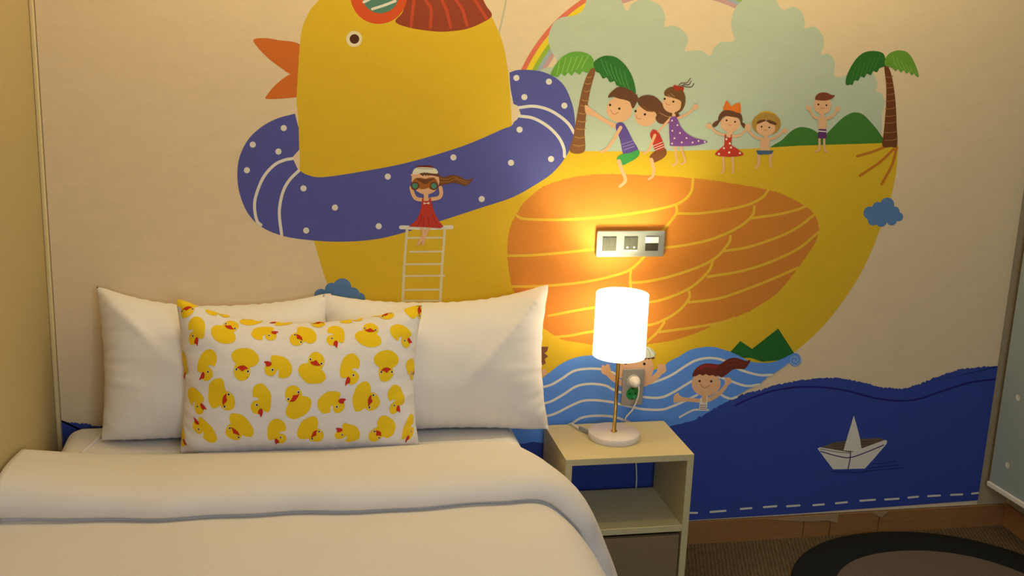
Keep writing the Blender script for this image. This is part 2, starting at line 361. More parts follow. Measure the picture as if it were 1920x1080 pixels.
# palms
zoom(1300, 0, 1/3)
RO = srgb(196, 118, 36)
stroke([(1075,826),(1000,855),(920,878)], 14, RO); stroke([(1125,838),(1050,910),(935,988)], 14, RO); stroke([(1142,830),(1115,930),(1058,1035)], 15, RO)
shape([(1072,365),(1092,370),(1115,430),(1135,560),(1142,700),(1145,818),(1110,826),(1063,822),(1070,740),(1082,600),(1083,480)], srgb(112, 64, 34))
for i, y in enumerate((430,465,490,528,565,608,650,688,742,785)): stroke([(1086-i*1.5,y+3),(1108,y+4),(1122+i*2.2,y-3)], 4, srgb(164, 112, 66))
shape([(1076,370),(1078,325),(1060,296),(1010,286),(960,295),(920,325),(885,375),(860,430),(855,470),(868,479),(882,474),(893,478),(905,452),(925,454),(940,430),(960,436),(975,414),(997,423),(1010,400),(1032,406),(1045,384)], srgb(48, 108, 40), k=3)
shape([(1078,368),(1078,330),(1105,298),(1150,283),(1195,290),(1225,320),(1250,370),(1267,425),(1256,431),(1238,414),(1226,424),(1212,404),(1196,413),(1182,394),(1166,408),(1150,388),(1136,400),(1116,382)], srgb(108, 156, 54), k=3)
for i in range(6): stroke([(1050-i*28,305+i*14),(1030-i*28,350+i*18),(1015-i*26,390+i*14)], 3.5, srgb(72, 132, 52))
for i in range(5): stroke([(1120+i*24,310+i*16),(1130+i*26,350+i*14),(1145+i*26,380+i*9)], 3.5, srgb(142, 186, 84))
zoom(940, 0, 1/3)
shape([(500,390),(528,395),(502,500),(480,620),(468,740),(466,852),(385,852),(405,760),(430,620),(460,480)], TRK)
for i, y in enumerate((430,468,510,562,592,635,680,722,770,815)): stroke([(478-i*8,y),(490-i*6,y+6),(506-i*4.5,y)], 5, srgb(178, 130, 74))
shape([(520,378),(515,330),(480,300),(430,290),(380,298),(330,330),(295,380),(276,418),(288,426),(318,432),(335,412),(356,428),(375,408),(396,425),(412,404),(440,420),(455,400),(482,410),(500,388)], GLT, k=3)
shape([(518,352),(560,320),(600,313),(650,325),(700,370),(735,430),(752,490),(754,528),(725,510),(690,505),(660,485),(645,478),(635,455),(610,462),(592,435),(570,442),(552,412),(530,400)], srgb(50, 112, 48), k=3)
for i in range(6): stroke([(490-i*32,312+i*3),(468-i*30,350+i*8),(450-i*28,385+i*7)], 4, srgb(150, 194, 96))
for i in range(6): stroke([(560+i*26,330+i*14),(575+i*26,375+i*18),(600+i*24,425+i*16)], 4, srgb(84, 148, 74))

# --- figures of the print
def eyes(P, r=10):
    for x, y in P: ell(x, y, r, BLK)
zoom(1090, 140, 0.20382)          # child in blue vest
shape([(30,290),(50,283),(130,343),(230,410),(325,462),(315,497),(220,447),(120,387),(45,362)], SKIN)
ell(350, 320, 120, SKIN, 116)
shape([(245,210),(262,170),(325,118),(365,112),(430,132),(480,160),(520,208),(505,262),(480,308),(462,300),(445,252),(400,232),(350,222),(295,205)], HAIR, k=3)
for i in range(6): stroke([(330+i*32,132+i*13),(345+i*34,118+i*13)], 7, HAIR)
eyes([(263,278),(348,312)], 11); stroke([(268,322),(285,355),(310,362),(340,345)], 5, MOUTH)
shape([(320,455),(350,437),(385,447),(420,500),(470,600),(522,695),(450,722),(385,726),(365,650),(345,570),(322,518),(314,480)], srgb(92, 74, 150), k=3)
for a, b in (((372,640),(470,608)), ((378,666),(480,633)), ((385,693),(490,658))): stroke([a, b], 5, srgb(170, 150, 196))
shape([(385,728),(450,718),(522,690),(532,735),(500,772),(440,805),(375,833),(355,790),(322,777),(345,745)], srgb(64, 150, 74), k=3)
stroke([(360,485),(300,590),(235,680),(185,708)], 32, SKIN, 24)
stroke([(345,795),(368,870),(402,950),(395,988),(355,1025)], 38, SKIN, 28)
ell(590, 372, 102, SKIN, 104)     # girl in red vest
shape([(515,225),(560,195),(620,187),(680,205),(730,250),(790,320),(880,350),(900,380),(870,430),(790,448),(735,452),(700,436),(680,400),(690,365),(645,342),(600,335),(550,300),(520,265)], HAIR)
stroke([(720,350),(790,385),(860,390)], 7, srgb(176, 132, 84)); stroke([(560,285),(610,325),(680,335)], 6, srgb(140, 90, 48))
ell(662, 368, 26, SKIN, 28); eyes([(497,335),(583,365)], 11); stroke([(502,376),(515,402),(550,405)], 5, MOUTH)
shape([(633,535),(655,505),(690,515),(720,550),(765,682),(678,702),(650,610),(632,565)], RED, k=3)
for a, b in (((658,655),(745,620)), ((666,676),(752,641)), ((676,694),(760,660))): stroke([a, b], 6, WHT)
shape([(678,702),(725,695),(772,680),(782,730),(740,775),(660,810),(640,785),(628,748)], srgb(132, 78, 44), k=3)
stroke([(675,555),(640,640),(612,700),(572,725)], 26, SKIN, 18); stroke([(642,780),(662,860),(655,930),(620,960)], 34, SKIN, 22)
zoom(1180, 140, 0.18519)          # girl in purple dress
stroke([(420,435),(350,510),(290,575)], 26, SKIN, 20)
for P in ([(495,125),(520,85),(580,80),(618,35)], [(510,120),(560,98),(600,100),(622,65)], [(530,110),(590,125),(630,120),(652,88)]): stroke(P, 8, HAIR)
stroke([(462,720),(470,830),(478,888),(435,922)], 24, SKIN, 18); stroke([(515,720),(545,810),(562,878),(525,905)], 24, SKIN, 18)
stroke([(490,440),(580,400),(660,335)], 26, SKIN, 22); ell(668, 325, 28, SKIN)
ell(432, 288, 98, SKIN, 98); stroke([(448,370),(448,430)], 34, SKIN)
shape([(350,180),(375,145),(430,122),(500,130),(550,180),(567,250),(555,320),(520,372),(470,396),(455,386),(508,350),(522,300),(515,265),(460,240),(400,225),(360,210)], srgb(112, 76, 40))
stroke([(385,200),(430,232)], 5, srgb(190, 150, 96)); stroke([(415,190),(455,222)], 5, srgb(190, 150, 96))
shape([(448,105),(500,117),(550,128),(540,165),(505,150),(490,168),(450,142)], srgb(168, 50, 34), k=3)
eyes([(355,245),(443,272)], 11); stroke([(365,285),(385,303),(412,303)], 5, MOUTH)
shape([(405,455),(430,425),(470,425),(490,462),(520,530),(580,595),(660,640),(780,672),(778,688),(700,710),(600,722),(420,720),(408,690),(400,560)], PUR)
for x, y in ((430,465),(485,510),(433,567),(510,590),(455,643),(577,641),(430,697),(528,685),(638,686),(698,670),(760,680)): ell(x, y, 9, WHT)
zoom(1310, 170, 0.148148)         # girl with orange bow
stroke([(375,560),(290,555),(210,520),(140,450)], 32, SKIN, 26); ell(125, 448, 36, SKIN)
stroke([(430,575),(520,562),(590,500),(645,480)], 32, SKIN, 28)
stroke([(392,490),(392,600)], 60, SKIN); ell(398, 420, 126, SKIN, 102)
shape([(265,375),(215,385),(175,420),(172,448),(200,460),(240,430)], HAIR); shape([(525,400),(570,410),(592,440),(582,472),(550,455)], HAIR)
shape([(243,385),(250,320),(290,265),(350,240),(430,250),(500,275),(540,310),(550,380),(532,415),(512,355),(470,338),(400,328),(340,320),(295,350),(268,390)], HAIR, k=3)
shape([(303,240),(320,180),(350,122),(385,165),(415,195),(460,165),(518,152),(528,200),(525,282),(450,262),(380,245)], srgb(222, 116, 40), k=2)
eyes([(350,375),(457,393)], 12); stroke([(375,428),(395,438),(413,432)], 6, MOUTH)
stroke([(305,830),(310,960),(305,1020),(280,1040)], 30, SKIN, 22); stroke([(425,830),(430,960),(428,1045)], 30, SKIN, 22)
shape([(325,552),(345,552),(345,590),(402,592),(402,556),(418,556),(412,690),(480,730),(562,790),(560,815),(500,830),(380,838),(260,828),(205,810),(205,790),(260,740),(320,690)], RED, False)
for x, y in ((347,613),(390,667),(315,727),(405,718),(383,782),(253,800),(518,790)): ell(x, y, 13, WHT)
# boy with straw hat
stroke([(800,605),(720,590),(650,530),(600,470)], 32, SKIN, 28); ell(620, 465, 40, SKIN, 50)
stroke([(880,612),(970,592),(1040,530),(1088,495)], 32, SKIN, 28); ell(1088, 508, 32, SKIN)
shape([(778,600),(900,600),(885,690),(898,758),(772,758)], SKIN, False)
shape([(760,310),(785,270),(850,257),(920,268),(970,315)], srgb(214, 170, 58)); ell(852, 420, 184, srgb(176, 138, 62), 146)
ell(845, 472, 120, SKIN, 100); shape([(735,420),(750,380),(830,364),(850,382),(880,368),(970,400),(978,435),(900,415),(845,385),(780,408)], HAIR, k=3)
stroke([(845,560),(845,610)], 50, SKIN)
eyes([(793,455),(890,465)], 11); stroke([(820,490),(845,503),(866,495)], 6, MOUTH)
stroke([(752,790),(756,920),(720,985)], 36, SKIN, 26); stroke([(922,785),(900,880),(915,970)], 34, SKIN, 22)
shape([(722,755),(947,755),(922,800),(748,810)], srgb(74, 100, 132), False)
zoom(1440, 150, 0.185185)         # boy on the hill
stroke([(520,392),(460,370),(425,310),(405,280)], 26, SKIN, 22); ell(408, 283, 27, SKIN); stroke([(580,388),(640,375),(685,320),(700,290)], 26, SKIN, 22); ell(700, 293, 27, SKIN)
stroke([(518,585),(515,700),(482,722)], 24, SKIN, 18); stroke([(566,585),(568,700),(590,725)], 24, SKIN, 18)
shape([(503,385),(592,385),(588,498),(512,498)], SKIN, False); stroke([(548,330),(548,390)], 40, SKIN)
ell(548, 255, 90, SKIN, 90)
shape([(473,195),(485,155),(530,128),(590,128),(640,150),(672,155),(655,180),(600,205),(540,208),(490,202)], srgb(126, 66, 40))
eyes([(507,247),(588,255)], 9); stroke([(528,280),(548,286),(568,281)], 5, MOUTH)
shape([(510,495),(588,497),(588,592),(550,592),(546,575),(542,592),(499,588)], srgb(98, 50, 110), False); stroke([(512,516),(582,521)], 11, WHT)
zoom(740, 290, 1/6)               # girl with binoculars on the ladder
shape([(470,240),(560,250),(640,228),(720,240),(800,280),(850,275),(882,248),(860,305),(800,348),(740,335),(660,315),(580,330),(490,345)], srgb(116, 70, 36))
for P in ([(500,268),(600,275),(660,250),(740,280),(820,310)], [(500,305),(600,305),(680,275),(760,310),(810,325)]): stroke(P, 6, srgb(176, 120, 50))
stroke([(292,795),(325,900),(262,1005)], 38, SKIN, 30); stroke([(388,810),(335,930),(318,1005)], 38, SKIN, 26)
stroke([(185,370),(205,440),(240,492),(320,508)], 42, SKIN); stroke([(515,370),(522,440),(490,485),(400,500)], 42, SKIN); stroke([(352,420),(352,510)], 52, SKIN)
shape([(192,250),(200,215),(480,215),(497,260),(497,330),(450,410),(350,448),(250,410),(195,330)], SKIN)
shape([(285,205),(480,205),(505,250),(440,236),(385,232),(378,240),(365,226),(350,240),(338,226),(320,238),(305,232)], HAIR, k=2)
shape([(250,145),(280,122),(400,122),(432,145)], srgb(120, 44, 30)); shape([(235,150),(300,140),(440,150),(480,180),(483,208),(440,212),(330,200),(240,222),(200,218),(205,185)], srgb(232, 224, 200), k=3)
stroke([(250,155),(430,160)], 6, srgb(120, 150, 120))
shape([(188,320),(205,290),(240,262),(300,258),(340,270),(400,255),(450,262),(485,320),(488,365),(440,395),(395,385),(380,370),(340,385),(290,385),(270,375),(220,398),(185,375)], srgb(164, 96, 40))
shape([(240,268),(340,275),(450,266),(400,300),(345,330),(280,300)], srgb(112, 66, 44))
for x in (228, 440): ell(x, 350, 47, srgb(104, 64, 36)); ell(x, 350, 31, srgb(78, 140, 116))
shape([(308,485),(322,485),(325,520),(385,520),(390,485),(405,485),(420,560),(450,660),(500,750),(548,808),(512,826),(350,815),(160,808),(170,795),(240,740),(280,660),(300,560)], RED, False)
for P in ([(300,680),(285,740),(255,800)], [(325,690),(325,800)], [(375,690),(388,800)], [(420,670),(450,740),(500,810)]): stroke(P, 7, srgb(146, 38, 30))
shape([(322,532),(355,545),(388,528),(388,556),(355,548),(326,558)], WHT, False)

# --- sea
zoom(1340, 300, 0.37037)
shape([(60,990),(128,915),(188,955),(320,852),(403,980),(330,1012),(240,1020),(180,1000),(110,1000)], srgb(40, 104, 44), False)
zoom(0, 0, 1)
w7 = [(980+x*.2963, 540+y*.2963) for x, y in ((-700,640),(-300,600),(0,600),(100,580),(160,540),(240,480),(330,440),(430,425),(520,440),(600,480),(700,518),(800,522),(880,498))]
b7 = [(1240+x*.148148, 640+y*.148148) for x, y in ((100,250),(220,190),(350,110),(500,75),(650,68),(760,95),(880,135),(1000,190),(1120,250),(1250,268),(1400,262),(1520,220),(1640,160))]
lo = [(1240+x*.148148, 640+y*.148148) for x, y in ((1620,260),(1560,310),(1400,420),(1340,450),(1240,540),(1100,600),(900,715),(850,760),(700,900))]
A.poly(list(catmull(w7+b7, False, 5))+lo+[(1300,860),(770,860)], WAVE)
# cut-away cream slope beside the wave, then the deep sea
deep_top = [(100,786),(125,791),(160,793),(200,800),(400,806),(700,830),(1000,830),(1180,815),(1290,790),(1345,762),(1382,742),(1423,731),(1464,719),(1513,711),(1561,708),(1606,714),(1647,725),(1680,728),(1708,725),(1749,709),(1790,695),(1830,688),(1870,686.5),(1885,686)]
dt = catmull(deep_top, False, 14); dt[1:-1] += rng.normal(0, 0.9, dt[1:-1].shape)*np.array([0.3, 1])
deep = list(dt)+[(1836,937.5),(1760,943),(1502,962),(1293,975),(1100,990),(600,1030),(113,1070)]
x0 = 0.0145; x1 = 3.0050
A.poly(deep, SEA)
stroke([(1378,760),(1403,748),(1443,734),(1488,726),(1537,725.5),(1586,732),(1627,743),(1659,749),(1692,751),(1724,747),(1769,732),(1818,717),(1869,710)], 3.4, srgb(36, 32, 112))
zoom(980, 540, 0.2963)
def b7z(P): return [((1240+x*.148148-980)/.2963, (640+y*.148148-540)/.2963) for x, y in P]
for P in ([(-300,700),(0,650),(105,630),(180,610),(250,570),(320,525),(400,510),(500,512),(560,530),(630,565),(700,598),(780,605)]+b7z([(0,480),(150,410),(300,310),(430,240),(550,212),(680,212),(800,245),(900,310),(980,350),(1100,392),(1250,425),(1400,420)]),
          [(-300,790),(0,755),(105,735),(180,715),(260,670),(340,620),(430,605),(520,615),(570,640),(640,665),(780,690)]+b7z([(0,705),(150,640),(300,550),(380,500)]),
          b7z([(740,450),(850,490),(1000,545),(1100,562),(1230,545)]),
          [(-300,870),(0,835),(105,818),(200,795),(290,750),(370,715),(450,708),(560,720),(640,740),(760,765)]+b7z([(0,860),(120,825),(300,750),(450,675)]),
          b7z([(590,670),(700,645),(800,700),(880,722),(950,700)]),
          [(250,900),(320,850),(370,820),(440,808),(530,808),(600,820),(680,850)]):
    stroke(P, 15, WHT)
zoom(1240, 640, 0.148148)
stroke([(230,955),(350,890),(430,862),(590,865)], 24, WHT)
ell(1688, 230, 80, WAVE, 84)
stroke([(1740,165),(1760,240),(1700,300),(1640,270),(1640,210),(1690,190),(1725,225),(1700,262),(1668,245),(1685,228)], 9, srgb(176, 184, 190))
# swimming girl
stroke([(590,740),(700,680),(790,590),(835,510)], 56, SKIN, 46); ell(842, 498, 46, SKIN)
shape([(150,720),(165,675),(212,648),(238,690),(330,712),(490,727),(490,772),(300,757),(205,765),(160,775)], SKIN)
shape([(488,712),(585,690),(572,862),(473,852)], WHT, False); stroke([(540,660),(540,745)], 60, SKIN)
ell(563, 530, 184, SKIN, 162)
shape([(388,440),(410,370),(470,310),(560,276),(680,285),(740,285),(830,225),(920,203),(1000,222),(1070,245),(1125,232),(1100,290),(1050,347),(980,347),(900,355),(830,410),(760,455),(720,432),(685,442),(645,425),(600,432),(560,412),(520,430),(480,415),(440,435)], srgb(108, 48, 34), k=3)
stroke([(470,345),(560,308),(690,320)], 44, srgb(142, 46, 40)); stroke([(830,260),(930,240),(1040,290)], 6, srgb(136, 68, 44)); stroke([(800,320),(920,290),(1030,310)], 6, srgb(136, 68, 44))
eyes([(480,500),(628,503)], 15); stroke([(495,540),(520,575),(560,583),(612,552)], 7, srgb(150, 84, 56))
for y in (805, 830, 855): stroke([(487,y),(563,y)], 8, srgb(128, 60, 50))
# boy half hidden behind the socket
zoom(1110, 630, 0.185185)
stroke([(140,350),(220,430),(330,490)], 60, SKIN); ell(140, 345, 50, SKIN, 46); stroke([(700,350),(620,430),(530,480)], 60, SKIN); ell(704, 335, 46, SKIN, 44)
ell(112, 310, 18, SKIN); ell(158, 302, 20, SKIN); ell(680, 300, 20, SKIN); ell(725, 300, 20, SKIN)
ell(438, 320, 184, SKIN, 170)
shape([(250,248),(262,215),(440,200),(622,205),(618,232),(590,222),(575,238),(555,224),(535,240),(510,226),(490,245),(470,230),(440,250),(400,246),(370,234),(340,238),(310,230),(280,248)], HAIR, k=2)
shape([(250,222),(262,150),(340,105),(440,92),(520,98),(590,120),(636,165),(634,192),(600,216),(450,222),(330,230)], srgb(222, 222, 200))
for P in ([(490,105),(520,150),(530,215)], [(540,110),(575,150),(590,215)], [(440,95),(468,150),(470,218)], [(590,128),(625,165),(632,190)]): stroke(P, 4, srgb(110, 140, 110))
eyes([(340,272),(527,280)], 14)
# figure beside the pillow
zoom(700, 520, 0.3147)
shape([(940,420),(1000,412),(1042,412),(1034,440),(1018,450),(1041,470),(1020,485),(1026,512),(1000,525),(940,530)], srgb(122, 78, 52), False)
shape([(940,570),(990,560),(1015,545),(1028,552),(1034,575),(1012,586),(940,600)], SKIN)
# paper boat
zoom(1260, 640, 0.40741)
shape([(678,490),(740,465),(870,447),(950,444),(988,456),(900,500),(820,512),(760,505)], srgb(112, 92, 74), False)
for y in (462, 474, 486): stroke([(740,y+8),(860,y),(930,y-5)], 4, srgb(90, 74, 62))
shape([(835,340),(848,385),(862,440),(872,500),(850,506),(788,500),(805,440)], WHT, False)
shape([(668,492),(680,486),(820,510),(980,452),(989,458),(986,470),(935,530),(886,584),(740,588),(700,535)], WHT, False)
BL = srgb(70, 60, 110)
stroke([(682,505),(760,527),(820,533),(900,506),(972,476)], 5, BL); stroke([(820,512),(816,550),(808,586)], 5, BL); stroke([(680,494),(760,508),(820,513)], 3, srgb(90, 70, 60))
DS = srgb(34, 44, 112)
for P in ([(735,598),(860,602),(940,590)], [(900,582),(960,576),(1040,568)], [(920,562),(970,560),(1030,548)], [(880,595),(980,588),(1060,580)]): stroke(P, 4, DS)
# stitched border
zoom(1280, 900, 1/3)
for a, b, c, d in ((40,183,80,183),(155,178,240,171),(325,161,385,156),(455,151,525,145),(585,146,655,141),(733,140,792,135),(860,129,922,123),(997,115,1080,109),(1137,108,1212,103),(1267,97,1322,92),(1378,89,1445,85),(1507,82,1570,79),(1625,75,1660,71)):
    stroke([(a,b),(c,d)], 11, WHT)
for i in range(26): stroke([(-20-i*115, 190+i*7), (-80-i*115, 193+i*7)], 11, WHT)

def build_mural():
    W = [(x0, ZB), (x1, ZB), (x1, ZC-0.002), (x0, ZC-0.002)]
    verts = [(x, -0.0012, z) for x, z in W]; faces = [(0, 1, 2, 3)]; cols = [CREAM]
    vv = A.v; k = len(verts)
    for x, y, n in vv:
        X, Z = wall_at(x, y); X = min(max(X, x0), x1); Z = min(max(Z, ZB+0.002), ZC-0.004)
        verts.append((X, -0.00125-n*0.000004, Z))
    faces += [[k+i for i in f] for f in A.f]; cols += A.c
    me = bpy.data.meshes.new('wall_mural'); me.from_pydata(verts, [], faces)
    at = me.attributes.new('paint', 'FLOAT_COLOR', 'FACE')
    at.data.foreach_set('color', np.array(cols, float).ravel())
    me.materials.append(M_mural)
    # every sheet faces the room
    bm = bmesh.new(); bm.from_mesh(me)
    for f in bm.faces:
        f.normal_update()
        if f.normal.y > 0: f.normal_flip()
    bm.to_mesh(me); bm.free()
    return link('wall_mural', me, label='wallpaper mural of a giant yellow duck in a blue swim ring behind the bed', cat='mural')
build_mural()

# ------------------------------------------------------------ pillows (inflated cloth)
def inflate(W, H, nx, ny, T, seed, steps=260):
    """two sewn rectangles of cloth blown up; returns front and back grids in (width, height, depth)"""
    r = np.random.default_rng(seed)
    u = np.linspace(-W/2, W/2, nx+1); v = np.linspace(-H/2, H/2, ny+1)
    U, V = np.meshgrid(u, v, indexing='ij')
    e = np.clip((1-(2*U/W)**2)*(1-(2*V/H)**2), 0, None)**0.5
    F = np.stack([U, V, 0.02*e], -1); B = np.stack([U, V, -0.02*e], -1)
    F[1:-1, 1:-1] += r.normal(0, 0.0012, F[1:-1, 1:-1].shape); B[1:-1, 1:-1] += r.normal(0, 0.0012, B[1:-1, 1:-1].shape)
    X = np.stack([F, B]); P0 = X.copy()
    dx, dy = W/nx, H/ny
    border = np.zeros((nx+1, ny+1), bool); border[[0, -1], :] = True; border[:, [0, -1]] = True
    def sew(X):
        m = 0.5*(X[0][border]+X[1][border]); m[:, 2] *= 0.5; X[0][border] = m; X[1][border] = m
    def con(a, b, L, k, only_stretch=False):
        d = b-a; l = np.linalg.norm(d, axis=-1, keepdims=True)+1e-9; s = (l-L)/l
        if only_stretch: s = np.where(s > 0, s, s*0.15)
        c = 0.5*k*s*d; return c
    for it in range(steps):
        n = np.cross(np.gradient(X, axis=1), np.gradient(X, axis=2)); n /= np.linalg.norm(n, axis=-1, keepdims=True)+1e-9
        n[1] *= -1
        vel = (X-P0)*0.90; P0 = X.copy()
        ht = np.abs(X[0][..., 2]-X[1][..., 2]).max()
        pr = 0.0009*max(0.0, 1-ht/T)+0.00012
        X = X+vel+n*pr
        for _ in range(10):
            acc = np.zeros_like(X); cnt = np.zeros(X.shape[:3]+(1,))
            for ax, L in ((1, dx), (2, dy)):
                for st_, k in ((1, 0.9),):
                    s1 = [slice(None)]*3; s2 = [slice(None)]*3; s1[ax] = slice(None, -st_); s2[ax] = slice(st_, None)
                    c = con(X[tuple(s1)], X[tuple(s2)], L*st_, k, False)
                    acc[tuple(s1)] += c; acc[tuple(s2)] -= c; cnt[tuple(s1)] += 1; cnt[tuple(s2)] += 1
            dg = math.hypot(dx, dy)
            for a, b in (((slice(None), slice(None, -1), slice(None, -1)), (slice(None), slice(1, None), slice(1, None))),
                         ((slice(None), slice(1, None), slice(None, -1)), (slice(None), slice(None, -1), slice(1, None)))):
                c = con(X[a], X[b], dg, 0.35, False); acc[a] += c; acc[b] -= c; cnt[a] += 0.5; cnt[b] += 0.5
            X = X+acc/np.maximum(cnt*0.62, 1); sew(X)
    for _ in range(2):
        Y = X.copy(); Y[:, 1:-1, 1:-1] = 0.4*X[:, 1:-1, 1:-1]+0.15*(X[:, 2:, 1:-1]+X[:, :-2, 1:-1]+X[:, 1:-1, 2:]+X[:, 1:-1, :-2]); X = Y
    return X[0], X[1]
def depinch(F, B, W, H, kb, kt, kl, kr, ridges=(), seed=0):
    """a filled pillow has straighter seams than an inflated bag; also adds the creases running in from the corners"""
    nx, ny = F.shape[0], F.shape[1]; a = np.linspace(0, 1, nx)[:, None]; b = np.linspace(0, 1, ny)[None, :]
    c00, c10, c01, c11 = F[0, 0].copy(), F[-1, 0].copy(), F[0, -1].copy(), F[-1, -1].copy()
    e = F.copy()
    bot = (c00[1]*(1-a)+c10[1]*a)-e[:, :1, 1]; top = (c01[1]*(1-a)+c11[1]*a)-e[:, -1:, 1]
    lef = (c00[0]*(1-b)+c01[0]*b)-e[:1, :, 0]; rig = (c10[0]*(1-b)+c11[0]*b)-e[-1:, :, 0]
    r = np.random.default_rng(seed); ph = r.uniform(0, 6.28, 8)
    for g, sg in ((F, 1), (B, -1)):
        g[..., 1] += kb*bot*(1-b)**1.3+kt*top*b**1.3; g[..., 0] += kl*lef*(1-a)**2+kr*rig*a**2
        A_ = a*W; B_ = b*H
        for (u0, v0, u1, v1, amp, sig) in ridges:
            p = np.array([u0*W, v0*H]); q = np.array([u1*W, v1*H]); L_ = np.linalg.norm(q-p); t = (q-p)/L_
            al = ((A_-p[0])*t[0]+(B_-p[1])*t[1])/L_; di = (A_-p[0])*(-t[1])+(B_-p[1])*t[0]
            prof_ = np.exp(-np.abs(di)/sig)
            g[..., 2] += sg*amp*prof_*np.clip(1-al, 0, 1)**0.7*np.clip(al*5, 0, 1)
        edge = np.clip(4*np.minimum(a, 1-a), 0, 1)*0+np.exp(-np.minimum(a, 1-a)/0.10)
        g[..., 2] += sg*edge*(0.0035*np.sin(b*38+a*16+ph[0])+0.002*np.sin(b*71-a*30+ph[1]))*np.clip(8*b*(1-b), 0, 1)
        g[..., 2] += sg*0.002*np.sin(a*21+b*9+ph[2])*np.sin(b*17-a*6+ph[3])
    return F, B
def upsample(G, k):
    def up1(G):
        n = G.shape[0]; E = np.concatenate([2*G[:1]-G[1:2], G, 2*G[-1:]-G[-2:-1]]); out = []
        for j in range(k):
            t = j/k; p0, p1, p2, p3 = E[:-3], E[1:-2], E[2:-1], E[3:]
            out.append(0.5*((2*p1)+(-p0+p2)*t+(2*p0-5*p1+4*p2-p3)*t*t+(-p0+3*p1-3*p2+p3)*t**3))
        O = np.stack(out, 1).reshape((-1,)+G.shape[1:]); return np.concatenate([O, G[-1:]])
    return up1(up1(G).swapaxes(0, 1)).swapaxes(0, 1)
def place(G, base, lean, yaw=0, W=0.7, H=0.45, floor_z=0.50, sag=0.02, corner=None, wallgap=0.008):
    """local (w,h,d) -> world: stands on its lower long edge, leaning back on the wall"""
    g = G.copy(); w_, h_, d_ = g[..., 0], g[..., 1]+H/2, g[..., 2]
    t = np.clip(h_/H, -0.2, 1.2)
    if corner:
        un = w_/(W/2)
        for (cu, cv, du, dv, dd) in corner:
            wt = np.clip(1-np.hypot((un-cu)*0.9, (t-cv)*0.9)/0.85, 0, 1)**2
            w_ = w_+du*wt; h_ = h_+dv*wt; d_ = d_+dd*wt
    h_ = h_-sag*np.sin(np.pi*t)*0
    cl, sl = math.cos(lean), math.sin(lean)
    X = w_; Y = h_*sl-d_*cl; Z = h_*cl+d_*sl
    c, s = math.cos(yaw), math.sin(yaw)
    P = np.stack([base[0]+X*c-Y*s, base[1]+X*s+Y*c, base[2]+Z], -1)
    lo = P[..., 2] < floor_z
    P[..., 2] = np.where(P[..., 2] < floor_z+0.02, floor_z+0.003+0.017*np.exp(np.minimum(0, (P[..., 2]-floor_z-0.02)/0.017)), P[..., 2])
    lim = -wallgap; P[..., 1] = np.where(P[..., 1] > lim-0.02, lim-0.02*np.exp(-np.maximum(0, (P[..., 1]-lim+0.02)/0.02)), P[..., 1])
    return P
def pillow_mesh(name, Fp, Bp, m):
    nx, ny = Fp.shape[0], Fp.shape[1]; idf = np.arange(nx*ny).reshape(nx, ny); idb = idf+nx*ny
    idb = idb.copy(); idb[[0, -1], :] = idf[[0, -1], :]; idb[:, [0, -1]] = idf[:, [0, -1]]
    V = np.concatenate([Fp.reshape(-1, 3), Bp.reshape(-1, 3)])
    q = lambda I: np.stack([I[:-1, :-1], I[1:, :-1], I[1:, 1:], I[:-1, 1:]], -1).reshape(-1, 4)
    faces = np.concatenate([q(idf), q(idb)[:, ::-1]])
    me = bpy.data.meshes.new(name); me.from_pydata(V.tolist(), [], faces.tolist()); me.materials.append(m)
    bm = bmesh.new(); bm.from_mesh(me); bmesh.ops.delete(bm, geom=[v for v in bm.verts if not v.link_faces], context='VERTS'); bm.to_mesh(me); bm.free()
    return me
BED_Z = 0.50
def white_pillow(W, H, seed, base, lean, yaw, corner, label, ks, ridges):
    F, B = inflate(W, H, 40, 28, 0.16, seed); F, B = depinch(F, B, W, H, *ks, ridges, seed)
    F = upsample(F, 3); B = upsample(B, 3)
    me = pillow_mesh('pillow', place(F, base, lean, yaw, W, H, BED_Z, corner=corner), place(B, base, lean, yaw, W, H, BED_Z, corner=corner), M_white)
    return link('pillow', me, smooth=True, label=label, cat='pillow', group='white pillows against the wall')
white_pillow(0.66, 0.425, 3, (0.462, -0.175, 0.490), 0.30, 0.0, [(-1, 1, -0.012, 0.030, 0.0)], 'white pillow at the left end of the bed, half hidden behind the duck print pillow',
             (1.0, 0.45, 0.72, 0.6), [(0, 1, 0.46, 0.42, 0.034, 0.035), (0, 0, 0.2, 0.25, 0.008, 0.02)])
white_pillow(0.68, 0.425, 5, (1.078, -0.185, 0.490), 0.30, 0.0, [(1, 1, 0.015, 0.022, 0.0), (1, 0, 0.0, -0.025, 0.03)], 'white pillow next to the lamp and nightstand, its corner pointing up',
             (0.9, 0.5, 0.8, 0.55), [(1, 1, 0.55, 0.35, 0.034, 0.035), (0.45, 0.05, 0.62, 0.3, 0.006, 0.02)])

